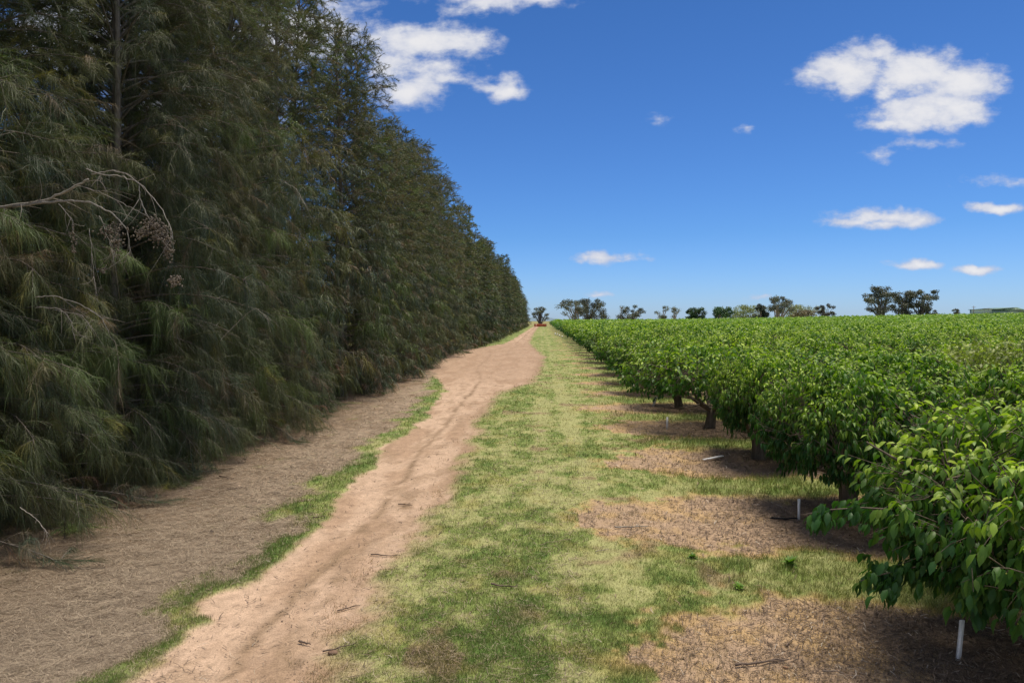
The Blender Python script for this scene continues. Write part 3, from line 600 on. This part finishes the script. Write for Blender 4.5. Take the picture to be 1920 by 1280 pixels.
# grey bare limbs with clustered cones, growing out of the near casuarinas
def dead_limb(owner, pts, cones):
    mb = MB(); inv = owner.matrix_basis.inverted()
    def loc(p): return np.array(inv @ Vector(p))
    for P, r0, r1 in pts:
        W_ = np.array([loc(((px - 1012) / 1280 * Y, Y, CAMZ + (600 - py) / 1280 * Y)) for px, py, Y in P])
        n_ = len(W_); tt = np.linspace(0, n_ - 1, n_ * 5); Wi = np.stack([np.interp(tt, np.arange(n_), W_[:, a]) for a in range(3)], -1)
        Wi[1:-1] = (Wi[:-2] + Wi[1:-1] * 2 + Wi[2:]) / 4; Wi += rng.normal(0, .005, Wi.shape)
        tube(mb, Wi, np.linspace(r0, r1, len(Wi)) * .8, 6, (.27, .245, .215))
        for _ in range(7):
            k_ = rng.integers(2, len(Wi) - 1); d_ = unit(Wi[k_] - Wi[k_ - 1] + rng.normal(0, .02, 3)); l_ = rng.uniform(.1, .4); e_ = rng.normal(0, .35, 3)
            Q_ = np.stack([Wi[k_] + (d_ + e_ * u_) * l_ * u_ + np.array([0, 0, -.3 * l_]) * u_ * u_ for u_ in np.linspace(0, 1, 5)]); tube(mb, Q_, np.linspace(max(r1, .003) * .6, .0015, 5), 4, (.25, .22, .19))
    o = link('dead_limb', mb.mesh('dead_limb', M_TWIG, True), owner); o['label'] = 'bare grey dead limb forking among the needles'
    if not cones: return
    cb = MB()
    for px, py, Y, spx, spy, n_ in cones:
        for _ in range(n_):
            qx = rng.normal(px, spx); qy = rng.normal(py, spy); yy_ = Y + rng.normal(0, .06)
            p_ = loc(((qx - 1012) / 1280 * yy_, yy_, CAMZ + (600 - qy) / 1280 * yy_)); d = unit(rng.normal(0, 1, 3)); s_ = rng.uniform(.009, .015)
            tube(cb, [p_ - d * s_ * 1.3, p_ - d * s_ * .6, p_ + d * s_ * .6, p_ + d * s_ * 1.3], [s_ * .35, s_ * .9, s_ * .9, s_ * .35], 5, c3(.15, .125, .10) * rng.uniform(.45, 1.4))
    o = link('cones', cb.mesh('cones', M_TWIG), owner); o['label'] = 'clusters of small woody grey cones'; o['kind'] = 'stuff'
o1 = hedge[1]
Yd = 8.9
dead_limb(o1, [([(-60, 385, 9.6), (0, 380, 9.4), (60, 372, 9.2), (110, 352, 9.1), (150, 330, 9.0)], .028, .014),
               ([(0, 382, 9.4), (60, 375, 9.2), (110, 372, 9.1), (150, 374, 9), (195, 395, 8.9), (225, 430, 8.9), (230, 480, 8.9)], .024, .006),
               ([(146, 311, 9), (170, 322, 8.9), (210, 325, 8.9), (248, 337, 8.8), (250, 370, 8.8), (262, 400, 8.8)], .012, .009),
               ([(155, 323, 9), (190, 315, 8.9), (225, 322, 8.8), (255, 345, 8.8), (290, 385, 8.8), (312, 430, 8.7), (313, 465, 8.7), (308, 480, 8.7)], .010, .005),
               ([(173, 320, 9), (172, 336, 9)], .008, .008), ([(120, 340, 9), (170, 355, 9), (230, 385, 8.9), (270, 405, 8.9)], .006, .004),
               ([(170, 400, 9), (190, 455, 9), (202, 480, 9)], .006, .004), ([(150, 425, 9), (155, 500, 9), (158, 535, 9)], .006, .004),
               ([(90, 378, 9.1), (115, 405, 9), (117, 435, 9)], .006, .004), ([(40, 556, 9), (80, 553, 9), (130, 570, 8.9), (170, 595, 8.9), (185, 625, 8.9)], .009, .005),
               ([(40, 575, 9), (90, 578, 9), (110, 600, 9), (118, 640, 9)], .007, .004), ([(75, 580, 9), (130, 590, 9), (155, 620, 9)], .006, .003)],
          [(272, 418, 8.8, 9, 6, 150), (290, 438, 8.78, 8, 9, 200), (303, 462, 8.75, 5, 12, 150), (190, 430, 8.9, 11, 8, 90), (205, 450, 8.9, 7, 12, 60), (315, 525, 8.7, 7, 5, 90), (255, 436, 8.85, 12, 5, 90), (118, 450, 9, 3, 15, 40), (176, 505, 9, 4, 4, 20)])
for pts_ in ([(400, 640, 12.6), (430, 610, 12.6), (470, 575, 12.5), (500, 600, 12.4)], [(530, 340, 13), (552, 352, 12.8), (565, 375, 12.6), (575, 395, 12.5)]):
    dead_limb(hedge[2], [(pts_, .006, .003)], [])
dead_limb(hedge[0], [([(0, 965, 9.8), (30, 985, 9.6), (55, 1015, 9.4)], .01, .005)], [])


# ------------------------------------------------------------------ far trees along the skyline
def blob_tree(name, px0, px1, pytop, Y, blobs, ctrunk, cleaf, label, cat, group=None, trunks=((.5, .5),), leafs=1500, lsize=.55, low=.25, mat=M_GUM, seed=1, bare=.35):
    r = np.random.default_rng(seed); xc = ((px0 + px1) / 2 - 1012) / 1280 * Y; Wd = (px1 - px0) / 1280 * Y; z0 = float(terrain(xc, Y))
    H = CAMZ + (600 - pytop) / 1280 * Y - z0
    e = bpy.data.objects.new(name, None); COL.objects.link(e); e.location = (xc, Y, z0); tag(e, label, cat, group)
    bk = MB(); lf = MB()
    bl = []
    for i in range(blobs):
        a = r.uniform(0, 2 * pi); q = r.random() ** .6; h = low + (1 - low) * r.random() ** .9; wz = .5 * Wd * np.interp(h, [low, .55, .8, 1.], [.85, 1.02, .95, .55])
        bl.append((cos(a) * q * wz, sin(a) * q * wz * .8, h * H * .94, r.uniform(.11, .19) * max(Wd * .85, H * .75)))
    for (tx, spread) in trunks:
        b0 = np.array([(tx - .5) * Wd * .8, 0, -.2])
        for (bx, by, bz, br) in bl[::max(1, len(bl) * len(trunks) // 14)]:
            e_ = np.array([bx, by, bz]); m_ = b0 * .7 + np.array([bx * .25, by * .25, bz * .55]); Q = bez(b0, m_, e_, 8); tube(bk, Q, np.linspace(.030 * H, .006 * H, 8), 5, ctrunk)
    n_ = int(leafs * 1.7); k = r.integers(0, len(bl), n_); ba = np.array(bl)
    d = unit(r.normal(0, 1, (n_, 3))) * (r.random((n_, 1)) ** .4); P = ba[k, :3] + d * ba[k, 3:4] * np.array([1, 1, .7])
    P[:, 2] = np.clip(P[:, 2], .15, H)
    A = unit(r.normal(0, 1, (n_, 3)) + [0, 0, -.6]); Nn = unit(d + r.normal(0, .5, (n_, 3)) + [0, 0, .4]); tone = r.random(len(bl))[k]
    c = np.asarray(cleaf) * (.65 + .7 * tone[:, None]) * r.uniform(.7, 1.3, (n_, 1))
    leaf_batch(lf, P, A, Nn, r.uniform(.6, 1.2, n_) * lsize, c, 2)
    link('trunk', bk.mesh('far_trunk', M_BARK, True), e); link('crown', lf.mesh('far_crown', mat), e); return e
GT, GL = (.34, .29, .24), c3(.125, .14, .085)
GR = 'gum trees on the skyline'
blob_tree('gum_tree', 996, 1029, 574, 285, 24, (.12, .10, .09), GL * .9, 'open gum tree behind the red wall at the end of the track', 'gum tree', GR, leafs=900, lsize=.5, seed=2, low=.35)
blob_tree('gum_tree', 1044, 1100, 558, 300, 30, GT, GL, 'left half of the wide gum tree pair right of the track end', 'gum tree', GR, leafs=1800, trunks=((.6, .5), (.8, .5)), seed=3, low=.3)
blob_tree('gum_tree', 1076, 1139, 560, 305, 40, GT, GL * .8, 'denser right half of the wide gum tree pair right of the track end', 'gum tree', GR, leafs=3600, trunks=((.4, .5),), seed=4, low=.12)
blob_tree('gum_tree', 1158, 1207, 572, 300, 24, GT, GL * .95, 'low spreading gum tree beside the thin pole on the skyline', 'gum tree', GR, leafs=1700, seed=5, low=.15)
blob_tree('gum_tree', 1226, 1252, 571, 300, 14, (.5, .46, .4), GL * 1.2, 'slim pale trunked gum, left of a sparse pair on the skyline', 'gum tree', GR, leafs=600, lsize=.45, seed=6, low=.35)
blob_tree('gum_tree', 1253, 1271, 572, 300, 10, (.5, .46, .4), GL * 1.2, 'thinnest sparse gum, right of the pair on the skyline', 'gum tree', GR, leafs=380, lsize=.45, seed=7, low=.45)
blob_tree('round_tree', 1282, 1324, 577, 296, 34, GT, c3(.035, .085, .03), 'dark green rounded tree, left of two round trees on the skyline', 'tree', leafs=3200, lsize=.6, seed=8, low=.05)
blob_tree('round_tree', 1328, 1371, 576, 300, 34, GT, c3(.06, .13, .035), 'mid green rounded tree, right of two round trees on the skyline', 'tree', leafs=3200, lsize=.6, seed=9, low=.05)
blob_tree('willow_tree', 1368, 1436, 573, 320, 60, GT, c3(.22, .27, .10), 'pale green loose tree left of the tall central gum', 'tree', leafs=3600, lsize=.6, seed=10, low=.05)
blob_tree('dark_tree', 1405, 1434, 568, 300, 26, GT, c3(.035, .055, .035), 'dark dense tree directly left of the tall central gum', 'tree', leafs=2600, lsize=.55, seed=11, low=.05)
blob_tree('gum_tree', 1424, 1478, 555, 298, 30, (.42, .37, .32), GL, 'tall central gum with pale forked trunks and flat crown', 'gum tree', GR, leafs=2300, trunks=((.42, .5), (.55, .5), (.62, .5)), seed=12, low=.45)
blob_tree('willow_tree', 1460, 1532, 572, 325, 70, GT, c3(.24, .28, .10), 'pale yellow green tree right of the tall central gum', 'tree', leafs=2600, lsize=.6, seed=13, low=.05)
blob_tree('flowering_shrub', 1478, 1526, 582, 310, 24, GT, c3(.20, .17, .09), 'reddish green low shrub in front of the pale yellow green tree', 'shrub', leafs=1800, lsize=.5, seed=14, low=.02)
blob_tree('dark_tree', 1521, 1554, 570, 300, 26, (.2, .17, .15), c3(.07, .075, .055), 'dark rounded gum standing alone right of the tree clump', 'tree', leafs=1900, lsize=.5, seed=15, low=.15)
blob_tree('gum_tree', 1602, 1662, 537, 262, 40, (.2, .17, .15), GL * .8, 'left of the three largest gums on the skyline, tallest crown', 'gum tree', GR, leafs=3000, trunks=((.6, .5), (.7, .5)), seed=16, low=.28)
blob_tree('gum_tree', 1650, 1704, 541, 265, 40, (.2, .17, .15), GL * .75, 'middle of the three largest gums on the skyline, pointed crown', 'gum tree', GR, leafs=3300, trunks=((.4, .5), (.6, .5)), seed=17, low=.12)
blob_tree('gum_tree', 1688, 1742, 543, 262, 32, (.2, .17, .15), GL * .8, 'right of the three largest gums on the skyline, arching crown', 'gum tree', GR, leafs=2300, trunks=((.35, .5),), seed=18, low=.3)
blob_tree('low_shrub', 1716, 1746, 577, 258, 14, (.2, .17, .15), GL * .7, 'low dark shrub at the foot of the right large gum', 'shrub', leafs=900, lsize=.4, seed=19, low=.1)
blob_tree('gum_tree', 1764, 1783, 576, 270, 9, (.3, .26, .22), GL, 'tiny flat topped gum between the large gums and the shed', 'gum tree', GR, leafs=500, lsize=.4, seed=20, low=.55)

# ------------------------------------------------------------------ shed, poles, wall
def place(px, Y): return (px - 1012) / 1280 * Y
Ys = 262; mb = MB(); x0, x1 = place(1838, Ys), place(1990, Ys); zb = float(terrain(x0, Ys)); zt = lambda py: CAMZ + (600 - py) / 1280 * Ys
shed = bpy.data.objects.new('farm_shed', None); COL.objects.link(shed); shed.location = (x0, Ys, zb); tag(shed, 'green roofed farm shed at the right end of the skyline', 'shed')
lw = x1 - x0; ev = zt(585.5) - zb; rd = zt(577.5) - zb; low_ = zt(580.0) - zb; xr = place(1878, Ys) - x0; xe = place(1905, Ys) - x0
GRN, GRW = (.13, .235, .185), (.19, .27, .225)
def prism(mb, prof_, y0, y1, col):
    n = len(prof_); V = [(a, y0, b_) for a, b_ in prof_] + [(a, y1, b_) for a, b_ in prof_]
    F4 = [[i, (i + 1) % n, n + (i + 1) % n, n + i] for i in range(n)]
    F3 = [[0, i + 1, i] for i in range(1, n - 1)] + [[n, n + i, n + i + 1] for i in range(1, n - 1)]
    mb.add(V, F3, F4, col)
prism(mb, [(0, 0), (lw, 0), (lw, ev - .2), (xe, ev), (xr, rd - .15), (xr - 2.6, low_ - .2), (0, low_ - .1)], 0, 14, GRW)
link('wall', mb.mesh('shed_wall', M_PAINT), shed)
mb = MB(); prism(mb, [(-.4, low_ - .05), (xr - 2.6, low_ - .15), (xr, rd), (xe, ev + .05), (lw, ev - .1), (lw, ev - .02), (xe, ev + .18), (xr, rd + .15), (xr - 2.6, low_), (-.4, low_ + .1)], -.5, 14.5, GRN); link('roof', mb.mesh('shed_roof', M_PAINT), shed)
mb = MB(); xa = place(1821, Ys) - x0
prism(mb, [(xa, zt(579.2) - zb), (-.45, zt(580.2) - zb), (-.45, zt(579.4) - zb), (xa, zt(578.5) - zb)], -.3, .2, (.4, .4, .38))
for a in (xa + .15, xa + 1.6): box(mb, (a, 0, (zt(580) - zb) / 2), (.12, .12, zt(580) - zb), (.3, .3, .28))
link('awning', mb.mesh('shed_awning', M_PAINT), shed)
def pole(px, pyt, Y, r_, label):
    x = place(px, Y); z = float(terrain(x, Y)); h = CAMZ + (600 - pyt) / 1280 * Y - z; mb = MB(); tube(mb, [[0, 0, -.3], [0, 0, h * .5], [0, 0, h]], [r_, r_ * .9, r_ * .75], 8, (.24, .2, .17))
    e = bpy.data.objects.new('power_pole', None); COL.objects.link(e); e.location = (x, Y, z); tag(e, label, 'pole', 'timber poles on the skyline')
    link('post', mb.mesh('pole_post', M_BARK, True), e); mb = MB(); box(mb, (0, 0, h - .5), (1.3, .12, .12), (.24, .2, .17)); link('crossarm', mb.mesh('crossarm', M_BARK), e)
pole(1163, 574, 290, .14, 'thin timber pole beside the low spreading gum')
pole(1803, 574, 255, .13, 'thin timber pole between the tiny gum and the green shed')
# red wall at the end of the track
Yw = 262; xw0, xw1 = place(1001.5, Yw), place(1025, Yw); zb = float(terrain(-1, Yw)); zt_ = CAMZ + (600 - 607.2) / 1280 * Yw
e = bpy.data.objects.new('brick_wall', None); COL.objects.link(e); e.location = ((xw0 + xw1) / 2, Yw, zb); tag(e, 'low red brick wall across the end of the sandy track', 'wall')
hw = zt_ - zb; mb = MB(); L = xw1 - xw0
for k in range(int(hw / .2)):
    for q in range(int(L / .5)): box(mb, (-L / 2 + .25 + q * .5 + (k % 2) * .0, 0, k * .2 + .1), (.485, .3, .188), c3(.62, .15, .09) * rng.uniform(.85, 1.15))
box(mb, (0, .02, hw / 2 - .05), (L - .05, .25, hw - .15), (.4, .2, .14)); link('brickwork', mb.mesh('brickwork', M_BRICK), e)
mb = MB(); box(mb, (0, 0, hw + .04), (L + .1, .42, .1), (.62, .22, .15)); link('coping', mb.mesh('coping', M_BRICK), e)
mb = MB(); box(mb, (-L / 2 + .75, -.22, hw / 2), (.35, .12, hw), (.75, .45, .35)); link('pillar', mb.mesh('pillar', M_BRICK), e)

# ------------------------------------------------------------------ row marker stakes
def stake(px, py, hpx, lean, label, flat=False, w=.05, Yf=None):
    X_, Y_ = at(px, py); z = float(gz(X_, Y_)); h = hpx / 1280 * Y_; mb = MB()
    prof_ = [(-w / 2, -.06), (w / 2, -.06), (w / 2, h - .004), (w / 2 - .004, h), (-w / 2 + .004, h), (-w / 2, h - .004)]
    prism(mb, prof_, -.006, .006, (.86, .84, .80)); box(mb, (-w / 2 + .003, .009, h / 2 - .03), (.006, .012, h + .05), (.82, .80, .76)); box(mb, (w / 2 - .003, .009, h / 2 - .03), (.006, .012, h + .05), (.82, .80, .76))
    o = link('marker_stake', mb.mesh('marker_stake', M_PLASTIC)); o.location = (X_, Y_, z); o.rotation_euler = (0, lean, .15)
    if flat: o.location = (X_, Y_, z + .05); o.rotation_euler = (R(-86), 0, R(-62))
    return tag(o, label, 'stake', 'white stakes marking the orchard rows')
stake(1789, 1233, 76, .08, 'white marker stake in mulch at bottom right, largest of the stakes')
stake(1494, 970, 40, 0, 'upright white marker stake beside the short black pipe', w=.045)
stake(1320, 864, 44, 0, 'white marker stake lying flat on mulch before the pale trunk', True, .09)
stake(1250, 803, 23, .0, 'thin upright white stake left of the dark forked trunk', w=.07)
stake(1224, 762, 19, .32, 'leaning white stake, tilted right on a bare strip', w=.09)
stake(1187, 733, 13, 0, 'small white stake just beyond the leaning stake', w=.10)
stake(1158, 698, 8, 0, 'tiny white stake, second beyond the leaning stake', w=.12)
stake(1145, 683, 9, 0, 'tiny white stake, third beyond the leaning stake', w=.12)
for i, (a, b_) in enumerate([(1054, 633), (1049, 631), (1045, 629), (1041, 628)]):
    stake(a, b_, 4, 0, ['nearest', 'second', 'third', 'farthest'][i] + ' of the four faint white stakes near the far end of the orchard edge', w=.2)

# ------------------------------------------------------------------ fallen sticks, pipe, stones
def stick(px, py, lpx, ang, r_, label, col=(.15, .11, .085), fork=True, name='fallen_stick', cat='stick'):
    X_, Y_ = at(px, py); L = lpx / 1280 * Y_; z = float(gz(X_, Y_)); mb = MB(); n = 9; t = np.linspace(-.5, .5, n)
    P = np.stack([t * L * cos(ang), t * L * sin(ang), 0 * t], -1); P[:, :2] += np.cumsum(rng.normal(0, L * .012, (n, 2)), 0)
    P[:, 2] = np.array([float(gz(X_ + q[0], Y_ + q[1])) for q in P]) - z + r_ + .012 + .015 * rng.random(n); tube(mb, P, np.linspace(r_ * 1.2, r_ * .5, n), 6, col)
    if fork:
        for k in (3, 5): a = ang + rng.choice([-.7, .7]); Q = P[k] + np.stack([np.linspace(0, L * .22, 4) * cos(a), np.linspace(0, L * .22, 4) * sin(a), np.linspace(0, .03, 4)], -1); tube(mb, Q, np.linspace(r_ * .6, r_ * .3, 4), 5, col)
    o = link(name, mb.mesh(name, M_TWIG, True)); o.location = (X_, Y_, z); return tag(o, label, cat, 'fallen sticks')
stick(1428, 1246, 110, .25, .013, 'longest brown stick on bare soil at bottom right')
stick(1480, 1206, 36, .9, .009, 'short stick just above the longest bottom right stick')
stick(1580, 1262, 70, -.3, .006, 'thin twig in the mulch left of the largest stake', (.2, .16, .13))
stick(1846, 1178, 60, -1.1, .006, 'pale forked twig right of the largest stake', (.42, .37, .31))
stick(945, 1106, 52, -.15, .012, 'dark stick lying in the middle grass')
stick(715, 1051, 50, 0, .010, 'dark straight stick on the right edge of the sandy track', fork=False)
stick(757, 953, 30, -.2, .011, 'small curved dark stick on the upper sandy track')
stick(1185, 993, 62, .12, .013, 'grey crooked stick beside the dark grass tongue', (.3, .27, .22))
stick(560, 1226, 26, -.25, .012, 'stubby brown stick at the bottom of the track', fork=False)
stick(645, 1152, 46, .7, .008, 'thin slanting stick on the right track edge below the straight stick')
stick(625, 1236, 60, .3, .008, 'twiggy stick beside the earth clod on the track')
stick(412, 906, 46, -.55, .014, 'dark stick poking from the hedge foot onto litter')
stick(430, 925, 34, .3, .008, 'small twig on litter below the hedge foot stick')
stick(1050, 1022, 80, .5, .006, 'thin pale twig lying in the middle lawn', (.3, .24, .16))
stick(590, 980, 22, .2, .012, 'stubby twig on litter beside the upper verge')
stick(1130, 1040, 28, .4, .007, 'small twig right of the thin pale lawn twig', (.35, .3, .22))
def clod(px, py, s_, label, col):
    X_, Y_ = at(px, py); z = float(gz(X_, Y_)); mb = MB(); u, v = np.meshgrid(np.linspace(0, 2 * pi, 13)[:-1], np.linspace(.05, pi - .05, 8)); k = 1 + .35 * (vn(u * 1.5 + px, v * 1.5, 1, 3) - .5)
    V = np.stack([np.sin(v) * np.cos(u) * k, np.sin(v) * np.sin(u) * k * .7, np.cos(v) * k * .5], -1).reshape(-1, 3) * s_
    i, j = np.meshgrid(np.arange(7), np.arange(12), indexing='ij'); j2 = (j + 1) % 12
    mb.add(V, None, np.stack([i * 12 + j, (i + 1) * 12 + j, (i + 1) * 12 + j2, i * 12 + j2], -1).reshape(-1, 4), col)
    o = link('earth_clod', mb.mesh('earth_clod', M_TWIG, True)); o.location = (X_, Y_, z + s_ * .3); tag(o, label, 'clod', 'earth clods')
clod(615, 1243, .055, 'brown earth clod on the track at bottom, beside the twiggy stick', (.2, .13, .09))
clod(381, 1008, .035, 'dark clod on the needle litter left of the green verge', (.08, .06, .05))
clod(140, 1217, .035, 'small dark clod on litter at bottom left', (.1, .075, .06))
clod(1473, 1250, .028, 'orange brown stone beside the longest bottom right stick', (.35, .2, .12))
stick(1468, 970, 48, -.12, .022, 'short black irrigation pipe lying beside the white stake', (.015, .015, .017), False, 'irrigation_pipe', 'pipe')['group'] = 'orchard irrigation'

def weed(px, py, s_, label):
    X_, Y_ = at(px, py); mb = MB(); n = 26; a = rng.uniform(0, 6.28, n); el = rng.uniform(.2, 1.3, n)
    A = np.stack([np.cos(a) * np.cos(el), np.sin(a) * np.cos(el), np.sin(el)], -1); Nn = unit(np.array([0, 0, 1.]) - .5 * A + rng.normal(0, .1, (n, 3)))
    leaf_batch(mb, A * .01, A, Nn, rng.uniform(.6, 1.1, n) * s_, c3(.14, .25, .05) * rng.uniform(.7, 1.3, (n, 1)), 0)
    o = link('weed', mb.mesh('weed', M_LEAF)); o.location = (X_, Y_, float(gz(X_, Y_))); tag(o, label, 'weed', 'broad leaved weeds')
weed(1480, 1066, .17, 'leafy green weed in the nearest grass strip left of the low branches')
weed(1385, 1108, .10, 'small weed at the dry edge above the bottom right bare patch')
weed(1300, 1050, .09, 'tiny weed on the pale grass below the wide bare patch')
